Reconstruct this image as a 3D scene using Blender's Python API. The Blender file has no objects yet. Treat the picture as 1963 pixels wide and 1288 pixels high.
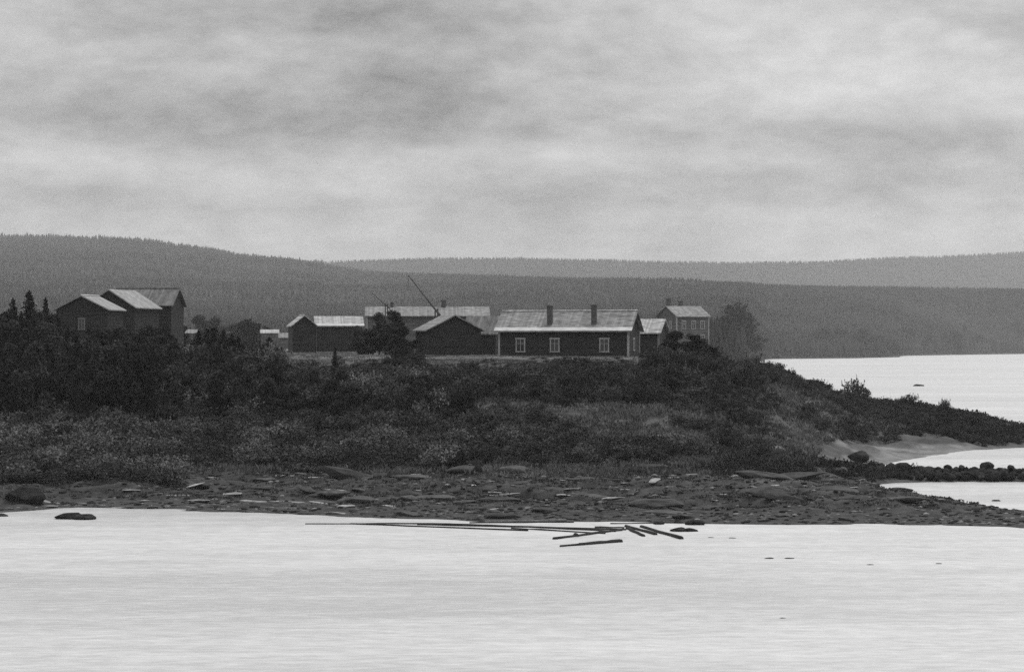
import bpy, bmesh, math, random
import numpy as np
from mathutils import Vector, Matrix

# ------------------------------------------------------------------ camera, sky, sun, exposure
F = 4427.0            # focal length in photo pixels
CX, HY = 981.5, 660.0  # centre column, horizon row of the photo
CAMZ = 12.0
scene = bpy.context.scene
COL = scene.collection
R = math.radians

cam_d = bpy.data.cameras.new('camera')
cam = bpy.data.objects.new('camera', cam_d)
COL.objects.link(cam)
cam.location = (0, 0, CAMZ)
cam.rotation_euler = (R(90) + math.atan((HY - 644.0) / F), 0, 0)
cam_d.sensor_width = 36.0
cam_d.lens = 36.0 * F / 1963.0
cam_d.clip_start = 0.5
cam_d.clip_end = 30000
scene.camera = cam

SUN_EL, SUN_AZ = 52, 35      # degrees; azimuth clockwise from the view direction
world = bpy.data.worlds.new('World')
scene.world = world
world.use_nodes = True


class NT:
    """small helper for node trees"""
    def __init__(s, tree):
        s.t = tree
        tree.nodes.clear()

    def n(s, kind, **kw):
        nd = s.t.nodes.new(kind)
        for k, v in kw.items():
            if k == 'inp':
                for i, val in v.items():
                    if hasattr(val, 'links') or isinstance(val, bpy.types.NodeSocket):
                        s.t.links.new(val, nd.inputs[i])
                    else:
                        nd.inputs[i].default_value = val
            else:
                setattr(nd, k, v)
        return nd

    def m(s, op, a, b=0.0, c=0.0, clamp=False):
        nd = s.n('ShaderNodeMath', operation=op, use_clamp=clamp)
        for i, v in enumerate((a, b, c)):
            if isinstance(v, bpy.types.NodeSocket):
                s.t.links.new(v, nd.inputs[i])
            else:
                nd.inputs[i].default_value = v
        return nd.outputs[0]

    def mapr(s, v, a, b, c, d, smooth=False):
        nd = s.n('ShaderNodeMapRange', interpolation_type='SMOOTHSTEP' if smooth else 'LINEAR')
        s.t.links.new(v, nd.inputs[0])
        for i, x in enumerate((a, b, c, d)):
            nd.inputs[i + 1].default_value = x
        return nd.outputs[0]

    def noise(s, vec, scale, detail=4, rough=0.55, dist=0.0):
        nd = s.n('ShaderNodeTexNoise')
        if vec is not None:
            s.t.links.new(vec, nd.inputs['Vector'])
        nd.inputs['Scale'].default_value = scale
        nd.inputs['Detail'].default_value = detail
        nd.inputs['Roughness'].default_value = rough
        nd.inputs['Distortion'].default_value = dist
        return nd.outputs[0]


def build_world():
    w = NT(world.node_tree)
    tc = w.n('ShaderNodeTexCoord')
    sep = w.n('ShaderNodeSeparateXYZ', inp={0: tc.outputs['Generated']})
    x, y, z = sep.outputs
    az = w.m('ARCTAN2', x, y)
    el = w.m('ARCSINE', w.m('MINIMUM', w.m('MAXIMUM', z, -1.0), 1.0))
    U = w.m('MULTIPLY', az, F / 1000)
    V = w.m('MULTIPLY', el, F / 1000)
    cv = w.n('ShaderNodeCombineXYZ', inp={0: U, 1: w.m('MULTIPLY', V, 2.1), 2: 3.7}).outputs[0]
    cv2 = w.n('ShaderNodeCombineXYZ', inp={0: U, 1: w.m('MULTIPLY', V, 2.5), 2: 9.1}).outputs[0]
    n1 = w.noise(cv, 3.6, 7, 0.58, 0.25)
    n2 = w.noise(cv2, 9.0, 8, 0.66, 0.1)
    # overcast brightness with height above the horizon
    val = w.mapr(V, 0.0, 0.62, SKY_LOW, SKY_TOP)
    hi = w.mapr(el, 0.16, 0.75, 0.0, SKY_ZEN, True)
    val = w.m('ADD', val, hi)
    amp = w.mapr(V, 0.05, 0.35, 0.75, 1.0)
    nn = w.m('ADD', w.m('MULTIPLY', w.m('SUBTRACT', n1, 0.5), 0.62), w.m('MULTIPLY', w.m('SUBTRACT', n2, 0.5), 0.42))
    val = w.m('ADD', val, w.m('MULTIPLY', nn, amp))
    # the large cloud banks: centre and spread in the sky, brightness
    for (px, py, sx, sy, a) in CLOUDS:
        du = w.m('DIVIDE', w.m('SUBTRACT', U, (px - CX) / 1000), sx / 1000)
        dv = w.m('DIVIDE', w.m('SUBTRACT', V, (HY - py) / 1000), sy / 1000)
        r2 = w.m('ADD', w.m('MULTIPLY', du, du), w.m('MULTIPLY', dv, dv))
        # ragged edges: the noise moves the falloff
        r2 = w.m('ADD', r2, w.m('MULTIPLY', w.m('SUBTRACT', n1, 0.5), 1.6))
        g = w.m('POWER', 2.71828, w.m('MULTIPLY', w.m('MAXIMUM', r2, 0.0), -0.5))
        val = w.m('ADD', val, w.m('MULTIPLY', g, a * 1.15))
    val = w.m('MAXIMUM', val, 0.12)
    sky = w.n('ShaderNodeTexSky', sky_type='NISHITA', sun_disc=False, sun_elevation=R(SUN_EL),
              sun_rotation=R(SUN_AZ), air_density=1.0, dust_density=2.0)
    bw = w.n('ShaderNodeRGBToBW', inp={0: sky.outputs[0]}).outputs[0]
    bw = w.m('MINIMUM', bw, 14.0)
    tot = w.m('ADD', w.m('MULTIPLY', val, 9.4), w.m('MULTIPLY', bw, 0.06))
    col = w.n('ShaderNodeCombineColor', inp={0: tot, 1: tot, 2: tot}).outputs[0]
    bg = w.n('ShaderNodeBackground', inp={0: col, 1: 0.1})
    out = w.n('ShaderNodeOutputWorld', inp={0: bg.outputs[0]})


SKY_LOW, SKY_TOP, SKY_ZEN = 0.57, 0.44, 0.85
CLOUDS = [
    (380, 235, 240, 32, -0.13), (760, 190, 240, 70, -0.11), (1720, 272, 270, 24, -0.13),
    (1120, 350, 240, 22, -0.08), (620, 30, 330, 42, -0.10), (1250, 225, 170, 40, -0.06),
    (1700, 110, 260, 80, 0.12), (40, 70, 120, 90, 0.12), (90, 305, 170, 26, 0.12),
    (600, 335, 240, 34, 0.09), (1250, 300, 200, 22, 0.10), (1300, 20, 200, 40, 0.06),
    (520, 398, 260, 14, -0.06), (1330, 392, 260, 16, -0.07), (1760, 350, 180, 16, -0.07), (180, 372, 160, 13, -0.05), (1000, 262, 130, 20, -0.06),
    (1560, 60, 160, 60, 0.08), (1890, 190, 90, 40, 0.08), (1750, 420, 250, 22, 0.05), (300, 470, 400, 26, 0.06), (1480, 190, 200, 40, 0.05),
]
build_world()

sun_d = bpy.data.lights.new('sun', 'SUN')
sun_d.energy = 1.2
sun_d.angle = R(25)
sun_d.color = (1, 0.995, 0.985)
sun = bpy.data.objects.new('sun', sun_d)
COL.objects.link(sun)
sv = Vector((math.sin(R(SUN_AZ)) * math.cos(R(SUN_EL)), math.cos(R(SUN_AZ)) * math.cos(R(SUN_EL)), math.sin(R(SUN_EL))))
sun.rotation_euler = sv.to_track_quat('Z', 'Y').to_euler()
sun.location = sv * 300

vs = scene.view_settings
vs.view_transform = 'Standard'
vs.look = 'None'
vs.exposure = 0.0
vs.gamma = 1.0
vs.use_curve_mapping = False
scene.render.engine = 'CYCLES'
cy = scene.cycles
cy.max_bounces = 5
cy.diffuse_bounces = 2
cy.glossy_bounces = 2
cy.volume_bounces = 1
cy.transparent_max_bounces = 4
cy.use_denoising = False
cy.sample_clamp_indirect = 4.0
scene.render.filter_size = 1.6

rng = np.random.default_rng(11)
random.seed(11)


# ------------------------------------------------------------------ helpers
def wx(u, d):
    return (u - CX) / F * d


def wz(py, d):
    return CAMZ + (HY - py) / F * d


def dw(py, z=0.0):
    """distance at which the height z is seen on photo row py"""
    return (CAMZ - z) * F / (py - HY)


def mesh_from(name, V, Fc, smooth=False):
    """V (n,3); Fc list of faces or an (m,k) array"""
    me = bpy.data.meshes.new(name)
    V = np.asarray(V, dtype=np.float32)
    if isinstance(Fc, np.ndarray):
        m, k = Fc.shape
        me.vertices.add(len(V))
        me.vertices.foreach_set('co', V.ravel())
        me.loops.add(m * k)
        me.loops.foreach_set('vertex_index', Fc.astype(np.int32).ravel())
        me.polygons.add(m)
        me.polygons.foreach_set('loop_start', np.arange(0, m * k, k, dtype=np.int32))
        me.update(calc_edges=True)
    else:
        me.from_pydata([tuple(map(float, v)) for v in V], [], Fc)
    if smooth:
        me.polygons.foreach_set('use_smooth', np.ones(len(me.polygons), dtype=bool))
    me.update()
    return me


def obj(name, me, mat=None, parent=None, loc=None):
    o = bpy.data.objects.new(name, me)
    COL.objects.link(o)
    if mat is not None and me is not None and not me.materials:
        me.materials.append(mat)
    if parent is not None:
        o.parent = parent
    if loc is not None:
        o.location = loc
    return o


def tag(o, label=None, cat=None, group=None, kind=None):
    if label:
        o['label'] = label
    if cat:
        o['category'] = cat
    if group:
        o['group'] = group
    if kind:
        o['kind'] = kind
    return o


def empty(name, loc, rz=0.0, label=None, cat=None, group=None):
    o = bpy.data.objects.new(name, None)
    COL.objects.link(o)
    o.empty_display_size = 0.5
    o.location = loc
    o.rotation_euler = (0, 0, rz)
    return tag(o, label, cat, group)


def copy_tree(o, parent=None):
    c = o.copy()
    COL.objects.link(c)
    if parent is not None:
        c.parent = parent
    for ch in list(o.children):
        copy_tree(ch, c)
    return c


class MB:
    def __init__(s):
        s.v, s.f = [], []

    def box(s, x0, x1, y0, y1, z0, z1):
        b = len(s.v)
        s.v += [(x0, y0, z0), (x1, y0, z0), (x1, y1, z0), (x0, y1, z0), (x0, y0, z1), (x1, y0, z1), (x1, y1, z1), (x0, y1, z1)]
        s.f += [tuple(b + i for i in q) for q in ((0, 3, 2, 1), (4, 5, 6, 7), (0, 1, 5, 4), (1, 2, 6, 5), (2, 3, 7, 6), (3, 0, 4, 7))]
        return s

    def prism(s, prof, axis, a, b):
        """closed outline extruded: axis 'x' takes (y,z), axis 'y' takes (x,z)"""
        n = len(prof)
        k = len(s.v)
        for t in (a, b):
            for (p, q) in prof:
                s.v.append((t, p, q) if axis == 'x' else (p, t, q))
        s.f.append(tuple(k + i for i in range(n)))
        s.f.append(tuple(k + n + i for i in reversed(range(n))))
        for i in range(n):
            j = (i + 1) % n
            s.f.append((k + i, k + n + i, k + n + j, k + j))
        return s

    def tube(s, pts, rad, seg=7, cap=True, jit=0.0):
        pts = [Vector(p) for p in pts]
        k = len(s.v)
        n = len(pts)
        for i, p in enumerate(pts):
            t = (pts[min(i + 1, n - 1)] - pts[max(i - 1, 0)]).normalized()
            a = t.orthogonal().normalized()
            if abs(t.z) < 0.95:
                a = t.cross(Vector((0, 0, 1))).normalized()
            b = t.cross(a)
            for j in range(seg):
                w = 2 * math.pi * j / seg
                r = rad[i] * (1 + random.uniform(-jit, jit))
                s.v.append(tuple(p + a * math.cos(w) * r + b * math.sin(w) * r))
        for i in range(n - 1):
            for j in range(seg):
                j2 = (j + 1) % seg
                s.f.append((k + i * seg + j, k + i * seg + j2, k + (i + 1) * seg + j2, k + (i + 1) * seg + j))
        if cap:
            s.f.append(tuple(k + j for j in reversed(range(seg))))
            s.f.append(tuple(k + (n - 1) * seg + j for j in range(seg)))
        return s

    def build(s, name, mat, parent=None, smooth=False):
        me = mesh_from(name, s.v, s.f, smooth)
        bm = bmesh.new()
        bm.from_mesh(me)
        bmesh.ops.recalc_face_normals(bm, faces=bm.faces)
        bm.to_mesh(me)
        bm.free()
        return obj(name, me, mat, parent)


# value noise ------------------------------------------------------
_T = np.random.default_rng(5).random((256, 256))


def vnoise(x, y):
    xi, yi = np.floor(x).astype(int), np.floor(y).astype(int)
    fx, fy = x - xi, y - yi
    fx, fy = fx * fx * (3 - 2 * fx), fy * fy * (3 - 2 * fy)
    g = lambda a, b: _T[a & 255, b & 255]
    return (g(xi, yi) * (1 - fx) + g(xi + 1, yi) * fx) * (1 - fy) + (g(xi, yi + 1) * (1 - fx) + g(xi + 1, yi + 1) * fx) * fy


def fbm(x, y, o=4):
    s, a, t = 0, 1.0, 0
    for i in range(o):
        s = s + a * vnoise(x * 2 ** i + 17.3 * i, y * 2 ** i - 9.7 * i)
        t += a
        a *= 0.5
    return s / t


# ------------------------------------------------------------------ materials (a black-and-white photograph: everything grey)
def g3(v):
    return (v, v, v, 1.0)


def material(name, lo, hi, scale=3.0, rough=0.85, detail=5, stretch=(1, 1, 1), bump=0.0, bump_scale=None,
             obj_rand=0.0, coord='Object', spec=0.3, contrast=(0.35, 0.65), attr=None, bands=None):
    m = bpy.data.materials.new(name)
    m.use_nodes = True
    t = NT(m.node_tree)
    tc = t.n('ShaderNodeTexCoord')
    if coord == 'World':
        src = t.n('ShaderNodeNewGeometry').outputs['Position']
    else:
        src = tc.outputs[coord]
    mp = t.n('ShaderNodeMapping', inp={0: src, 3: stretch})
    n = t.noise(mp.outputs[0], scale, detail, 0.6)
    v = t.mapr(n, contrast[0], contrast[1], lo, hi)
    if bands:
        sepb = t.n('ShaderNodeSeparateXYZ', inp={0: src}).outputs[bands[0]]
        sw = t.m('FRACT', t.m('MULTIPLY', sepb, bands[1]))
        gap = t.m('LESS_THAN', sw, bands[2])
        v = t.m('MULTIPLY', v, t.m('SUBTRACT', 1.0, t.m('MULTIPLY', gap, bands[3])))
        cell = t.m('FLOOR', t.m('MULTIPLY', sepb, bands[1]))
        wn = t.n('ShaderNodeTexWhiteNoise', noise_dimensions='1D', inp={'W': cell}).outputs['Value']
        v = t.m('MULTIPLY', v, t.mapr(wn, 0, 1, 0.78, 1.22))
    if obj_rand:
        oi = t.n('ShaderNodeObjectInfo').outputs['Random']
        v = t.m('MULTIPLY', v, t.mapr(oi, 0, 1, 1 - obj_rand, 1 + obj_rand))
    if attr:
        a = t.n('ShaderNodeAttribute', attribute_name=attr).outputs['Fac']
        v = t.m('MULTIPLY', v, a)
    col = t.n('ShaderNodeCombineColor', inp={0: v, 1: v, 2: v}).outputs[0]
    b = t.n('ShaderNodeBsdfPrincipled', inp={'Base Color': col, 'Roughness': rough, 'Specular IOR Level': spec})
    if bump:
        bn = t.noise(mp.outputs[0], bump_scale or scale * 3, 5, 0.6)
        bp = t.n('ShaderNodeBump', inp={'Strength': 0.8, 'Distance': bump, 'Height': bn})
        t.t.links.new(bp.outputs[0], b.inputs['Normal'])
    t.n('ShaderNodeOutputMaterial', inp={0: b.outputs[0]})
    return m


M = {}
M['leaf_dark'] = material('dark_foliage', 0.011, 0.044, 0.9, obj_rand=0.6, spec=0.15)
M['leaf_mid'] = material('bush_foliage', 0.032, 0.10, 1.2, obj_rand=0.35, spec=0.15)
M['leaf_pale'] = material('willow_foliage', 0.06, 0.16, 1.2, obj_rand=0.45, spec=0.15)
M['needle'] = material('spruce_needles', 0.012, 0.034, 1.5, obj_rand=0.45, spec=0.1)
M['grass'] = material('grass_blades', 0.10, 0.23, 0.16, coord='World', spec=0.1, contrast=(0.38, 0.66))
M['weeds'] = material('bank_weeds', 0.05, 0.18, 0.11, coord='World', spec=0.1, contrast=(0.36, 0.68))
M['shore_weeds'] = material('shore_weeds', 0.03, 0.09, 0.3, coord='World', spec=0.1)
M['bark'] = material('bark', 0.04, 0.09, 6, stretch=(1, 1, 0.3), bump=0.02)
M['log_wall'] = material('dark_log_wall', 0.010, 0.032, 2.0, stretch=(0.25, 1, 3), bands=(2, 4.2, 0.14, 0.6))
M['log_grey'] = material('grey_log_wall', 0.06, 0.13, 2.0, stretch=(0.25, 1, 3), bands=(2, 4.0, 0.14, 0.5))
M['board_wall'] = material('pale_board_wall', 0.12, 0.20, 2.0, stretch=(3, 3, 0.3), bands=(0, 5.0, 0.1, 0.4))
M['roof_pale'] = material('pale_plank_roof', 0.20, 0.44, 1.6, stretch=(0.6, 1.8, 1.8), rough=0.7, bands=(0, 4.5, 0.10, 0.22))
M['eave'] = material('bleached_eave_board', 0.34, 0.58, 2.2, stretch=(0.6, 2, 2), rough=0.6)
M['roof_mid'] = material('weathered_plank_roof', 0.10, 0.27, 1.6, stretch=(0.6, 1.6, 1.6), rough=0.75, bands=(0, 4.0, 0.10, 0.22))
M['roof_store'] = material('grey_plank_roof', 0.15, 0.34, 1.8, stretch=(0.6, 1.8, 1.8), rough=0.75, bands=(1, 3.5, 0.12, 0.3))
M['roof_dark'] = material('old_shingle_roof', 0.07, 0.16, 1.4, stretch=(1.5, 0.6, 0.6), rough=0.75, bands=(0, 4.0, 0.12, 0.4))
M['white_trim'] = material('white_painted_trim', 0.20, 0.36, 3, rough=0.6)
M['grey_trim'] = material('grey_board_trim', 0.10, 0.18, 3, rough=0.7)
M['glass'] = material('dark_window_glass', 0.015, 0.05, 1, rough=0.1, spec=0.5, obj_rand=0.7)
M['brick'] = material('sooty_brick', 0.05, 0.10, 5, bands=(2, 8.0, 0.12, 0.3))
M['pole'] = material('grey_pole_wood', 0.05, 0.09, 4)
M['wet_log'] = material('wet_log_bark', 0.008, 0.03, 5, stretch=(1, 1, 1), bump=0.015, spec=0.12, rough=0.75)
M['dry_log'] = material('grey_driftwood', 0.10, 0.22, 5, bump=0.01, rough=0.7)
M['rock'] = material('shore_rock', 0.022, 0.07, 1.6, obj_rand=0.5, bump=0.08, bump_scale=5, rough=0.75, spec=0.2)
M['cobble'] = material('cobble_stone', 0.5, 1.0, 3, rough=0.8, spec=0.15)
M['rock_pale'] = material('dry_rock_and_lit_tops', 0.14, 0.46, 2.2, obj_rand=0.45, bump=0.05, bump_scale=5, rough=0.6)  # dry pale stones; also paints the lit tops and edges of shore rocks
M['rock_dark'] = material('wet_dark_rock', 0.008, 0.032, 1.6, obj_rand=0.4, bump=0.06, bump_scale=4, rough=0.8, spec=0.1)
M['thicket'] = material('thicket_foliage', 0.03, 0.085, 0.10, coord='World', spec=0.1, contrast=(0.36, 0.66))
M['forest'] = material('far_spruce_forest', 0.006, 0.048, 0.0045, coord='World', spec=0.05)
M['hill'] = material('forest_floor', 0.010, 0.03, 0.004, coord='World', spec=0.05)


def island_tones(m, lo, hi, power):
    # every stone of the mass gets a grey of its own
    t = m.node_tree
    b = next(n for n in t.nodes if n.type == 'BSDF_PRINCIPLED')
    src = b.inputs['Base Color'].links[0].from_socket
    geo = t.nodes.new('ShaderNodeNewGeometry')
    pw = t.nodes.new('ShaderNodeMath')
    pw.operation = 'POWER'
    t.links.new(geo.outputs['Random Per Island'], pw.inputs[0])
    pw.inputs[1].default_value = power
    mr = t.nodes.new('ShaderNodeMapRange')
    t.links.new(pw.outputs[0], mr.inputs[0])
    mr.inputs[3].default_value = lo
    mr.inputs[4].default_value = hi
    mx = t.nodes.new('ShaderNodeVectorMath')
    mx.operation = 'SCALE'
    t.links.new(src, mx.inputs[0])
    t.links.new(mr.outputs[0], mx.inputs['Scale'])
    t.links.new(mx.outputs[0], b.inputs['Base Color'])


island_tones(M['cobble'], 0.02, 0.34, 5.0)


def mat_ground():
    m = bpy.data.materials.new('bank_ground')
    m.use_nodes = True
    t = NT(m.node_tree)
    pos = t.n('ShaderNodeNewGeometry').outputs['Position']
    att = t.n('ShaderNodeVertexColor', layer_name='cover')
    sep = t.n('ShaderNodeSeparateColor', inp={0: att.outputs[0]})
    sand, stone, field = sep.outputs
    ng = t.noise(pos, 0.16, 6, 0.62)
    nf = t.noise(pos, 2.2, 5, 0.65)
    mps = t.n('ShaderNodeMapping', inp={0: pos, 3: (0.55, 1.0, 1.0)})
    ns = t.noise(mps.outputs[0], 1.3, 7, 0.7)
    earth = t.m('MULTIPLY', t.mapr(ng, 0.35, 0.68, 0.035, 0.10), t.mapr(nf, 0.3, 0.7, 0.6, 1.4))
    st = t.mapr(ns, 0.42, 0.80, 0.020, 0.085)
    sa = t.mapr(t.noise(pos, 0.5, 6, 0.65), 0.35, 0.65, 0.09, 0.21)
    fi = t.mapr(t.noise(pos, 0.05, 4, 0.6), 0.3, 0.7, 0.09, 0.18)

    def mix(f, a, b):
        return t.m('ADD', t.m('MULTIPLY', a, t.m('SUBTRACT', 1.0, f)), t.m('MULTIPLY', b, f))
    v = mix(stone, earth, st)
    v = mix(field, v, fi)
    v = mix(sand, v, sa)
    col = t.n('ShaderNodeCombineColor', inp={0: v, 1: v, 2: v}).outputs[0]
    b = t.n('ShaderNodeBsdfPrincipled', inp={'Base Color': col, 'Roughness': 0.85, 'Specular IOR Level': 0.2})
    bp = t.n('ShaderNodeBump', inp={'Strength': 0.8, 'Distance': 0.2, 'Height': ns})
    t.t.links.new(bp.outputs[0], b.inputs['Normal'])
    t.n('ShaderNodeOutputMaterial', inp={0: b.outputs[0]})
    return m


def mat_water():
    m = bpy.data.materials.new('river_water')
    m.use_nodes = True
    t = NT(m.node_tree)
    pos = t.n('ShaderNodeNewGeometry').outputs['Position']
    mp = t.n('ShaderNodeMapping', inp={0: pos, 3: (0.10, 0.42, 1.0)})
    n1 = t.noise(mp.outputs[0], 1.0, 5, 0.6, 0.4)
    mp2 = t.n('ShaderNodeMapping', inp={0: pos, 3: (0.8, 1.7, 1.0)})
    n2 = t.noise(mp2.outputs[0], 1.0, 4, 0.6)
    mp3 = t.n('ShaderNodeMapping', inp={0: pos, 3: (0.012, 0.05, 1.0)})
    n3 = t.noise(mp3.outputs[0], 1.0, 4, 0.55, 0.6)
    mp4 = t.n('ShaderNodeMapping', inp={0: pos, 3: (0.0022, 0.011, 1.0)})
    n4 = t.noise(mp4.outputs[0], 1.0, 3, 0.5, 0.4)
    h = t.m('ADD', t.m('MULTIPLY', n1, 0.38), t.m('MULTIPLY', n2, 0.40))
    bp = t.n('ShaderNodeBump', inp={'Strength': 0.7, 'Distance': 0.2, 'Height': h})
    ripple_tone = t.m('ADD', t.m('ADD', t.m('MULTIPLY', n3, 0.30), t.m('MULTIPLY', n4, 0.20)), t.m('ADD', t.m('MULTIPLY', n1, 0.38), t.m('MULTIPLY', t.m('SUBTRACT', n2, 0.5), 0.55)))  # ripple and streak brightness painted into the water colour
    v = t.mapr(ripple_tone, 0.35, 0.65, WATER[0], WATER[1])
    col = t.n('ShaderNodeCombineColor', inp={0: v, 1: v, 2: v}).outputs[0]
    rg = t.mapr(n3, 0.3, 0.7, 0.26, 0.40)
    b = t.n('ShaderNodeBsdfPrincipled', inp={'Base Color': col, 'Roughness': rg, 'IOR': 1.33, 'Normal': bp.outputs[0]})
    t.n('ShaderNodeOutputMaterial', inp={0: b.outputs[0]})
    return m


WATER = (0.44, 0.68)
M['ground'] = mat_ground()
M['water'] = mat_water()

# ------------------------------------------------------------------ terrain of the near bank
BW_ = [(199, -.6), (202, 0), (205, .6), (208, 0), (212, -.6)]
PROF = {
    -500: [(150, -2), (165, -.3), (168, 0.2), (190, 1.5), (215, 5.2), (240, 10.2), (262, 11.4), (820, 11.5)],
    0: [(150, -2), (165, 0), (170, .5), (192, 1.6), (215, 5.2), (240, 10), (262, 11.3), (820, 11.5)],
    150: [(152, -2), (169.5, 0), (174, .5), (192, 1.5), (215, 5.2), (242, 10.2), (262, 11.2), (820, 11.4)],
    400: [(150, -2), (165, 0), (170, .4), (195, 1.4), (215, 4.8), (245, 10.3), (262, 10.6), (820, 11.1)],
    700: [(146, -2), (159.5, 0), (164, .35), (194, 1.5), (215, 4.8), (244, 10.2), (256, 10.6), (820, 11.1)],
    950: [(142, -2), (156, 0), (160, .3), (180, 1.0), (193, 1.6), (212, 4.5), (240, 10), (252, 10.6), (820, 11.1)],
    1200: [(142, -2), (155.3, 0), (160, .4), (180, 1.3), (195, 1.8), (212, 4.2), (240, 9.3), (254, 10.5), (300, 10.6), (820, 11.1)],
    1350: [(142, -2), (154.4, 0), (160, .5), (178, 1.5), (190, 1.2), (205, 2.2), (225, 5.5), (245, 9), (258, 10.3), (300, 10.5), (560, 10.8), (640, 9), (760, -2)],
    1450: [(142, -2), (154, 0), (160, .6), (178, 1.6), (188, 1.0), (198, 1.6), (212, 2.0), (230, 4), (250, 7.5), (265, 9.3), (300, 9.3), (340, 7.5), (420, 2), (470, -2)],
    1550: [(142, -2), (153.9, 0), (160, .6), (176, 1.4), (184, .9), (193, 1.0), (203, 1.6), (212, 1.0), (235, 2.5), (260, 5.2), (290, 7.0), (320, 5.6), (380, -1), (400, -2)],
    1650: [(142, -2), (153.7, 0), (160, .6), (172, 1.2), (183, .7), (190, .25), (197, .6), (204, 1.3), (212, .8), (225, .6), (240, .9), (258, 1.3), (272, 3), (295, 4.8), (320, 3.8), (365, -1), (400, -2)],
    1720: [(142, -2), (153.4, 0), (160, .6), (168, .9), (180, .6), (187, 0), (191, -.4), (197, -.4), (200, 0), (205, 1.0), (209, 0), (212, -.5), (226, -.4), (237, 0), (250, .5), (265, 1.2), (280, 2.8), (300, 4.0), (320, 3.2), (360, -1), (400, -2)],
    1800: [(142, -2), (153, 0), (159, .5), (168, .6), (177, 0), (182, -.5)] + BW_ + [(240, -.5), (249, 0), (260, .4), (273, 1.1), (285, 2.4), (300, 3.4), (320, 2.5), (355, -1), (400, -2)],
    1870: [(142, -2), (152.5, 0), (158, .4), (166, .4), (172, 0), (178, -.5)] + BW_ + [(255, -.5), (263, 0), (267, .6), (280, 1.7), (300, 2.3), (318, 1.7), (350, -1), (400, -2)],
    1963: [(142, -2), (151, 0), (156, .35), (161, .3), (166, 0), (172, -.5)] + BW_ + [(262, -.5), (268, 0), (272, .5), (288, 1.1), (303, 1.1), (318, .4), (330, -1), (400, -2)],
    2500: [(140, -2), (149, -.1), (153, .1), (156, 0), (165, -.6)] + BW_ + [(262, -.6), (272, 0), (282, .4), (295, .5), (310, .1), (330, -1), (400, -2)],
}
PU = np.array(sorted(PROF))


def base_z(u, d):
    u = np.asarray(u, float)
    d = np.asarray(d, float)
    u, d = np.broadcast_arrays(u, d)
    stack = np.array([np.interp(d.ravel(), *zip(*PROF[k])) for k in PU])
    uu = np.clip(u.ravel(), PU[0], PU[-1] - 1e-3)
    i = np.clip(np.searchsorted(PU, uu, side='right') - 1, 0, len(PU) - 2)
    f = (uu - PU[i]) / (PU[i + 1] - PU[i])
    f = f * f * (3 - 2 * f) * 0.5 + f * 0.5
    c = np.arange(len(uu))
    return (stack[i, c] * (1 - f) + stack[i + 1, c] * f).reshape(u.shape)


def ground_z(u, d):
    z = base_z(u, d)
    x = wx(np.asarray(u, float), np.asarray(d, float))
    n = fbm(x * 0.16 + 40, d * 0.16, 4) - 0.5
    n2 = fbm(x * 0.45 + 7, d * 0.6 + 90, 4) - 0.5
    shore = np.clip(1 - np.abs(z - 0.9) / 1.3, 0, 1)
    a = np.clip((z + 0.15) / 0.9, 0.12, 1)
    far = np.clip((z - 8.0) / 2.5, 0, 1)
    amp = a * (1 - 0.75 * far)
    n3 = 1 - 2 * np.abs(fbm(x * 0.22 + 11 + d * 0.05, d * 0.5 + 5, 3) - 0.5) * 2
    return z + n * 1.1 * amp + n2 * 0.75 * amp * shore + (n3 - 0.75) * 0.55 * amp * shore


us = np.arange(-500, 2501, 8.0)
ds = np.concatenate([np.arange(142, 212, 0.5), np.arange(212, 330, 1.0), np.arange(330, 821, 7.0)])
UU, DD = np.meshgrid(us, ds)
ZZ = ground_z(UU, DD)
XX = wx(UU, DD)
nu, nd = len(us), len(ds)
ii = (np.arange(nd - 1)[:, None] * nu + np.arange(nu - 1)[None, :]).ravel()
quads = np.stack([ii, ii + 1, ii + nu + 1, ii + nu], 1)
me = mesh_from('river_bank_ground', np.stack([XX.ravel(), DD.ravel(), ZZ.ravel()], 1), quads, True)
PYY = HY + (CAMZ - ZZ) * F / DD
wob = (fbm(XX * 0.25, DD * 0.25, 4) - 0.5)
sand = np.clip((UU + wob * 160 - 1590) / 50, 0, 1) * np.clip((1.0 + wob * 1.3 - ZZ) / 0.3, 0, 1) * np.clip((DD - 214) / 6, 0, 1) * np.clip((1885 - UU) / 20, 0, 1)
# bare slips of sand on the slope above the beach
for (su, sd, ru, rd) in ((1605, 246, 22, 9), (1765, 279, 22, 7), (1690, 287, 16, 3), (1475, 217, 30, 3), (1560, 262, 20, 4)):
    sand = np.maximum(sand, np.clip(1.15 - ((UU - su) / ru) ** 2 - ((DD - sd) / rd) ** 2 + wob * 2.0, 0, 1))
stone = np.clip((2.0 + wob * 1.2 - ZZ) / 0.5, 0, 1) * np.clip((200 - DD) / 6, 0, 1)
field = np.clip((DD - 250) / 5, 0, 1) * np.clip((ZZ - 9.9) / 0.4, 0, 1)
ca = me.color_attributes.new('cover', 'FLOAT_COLOR', 'POINT')
ca.data.foreach_set('color', np.stack([sand, stone, field, np.ones_like(sand)], -1).astype(np.float32).ravel())
tag(obj('ground', me, M['ground']), 'river bank rising from a stony shore to a grassy village terrace', 'ground', kind='structure')

# ------------------------------------------------------------------ water: one sheet
wv = [(-7000, 20, 0), (7000, 20, 0), (7000, 9500, 0), (-7000, 9500, 0)]
tag(obj('water', mesh_from('water', wv, [(0, 1, 2, 3)]), M['water']), 'broad pale river lying calm around the stony point', 'river', kind='structure')

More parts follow.
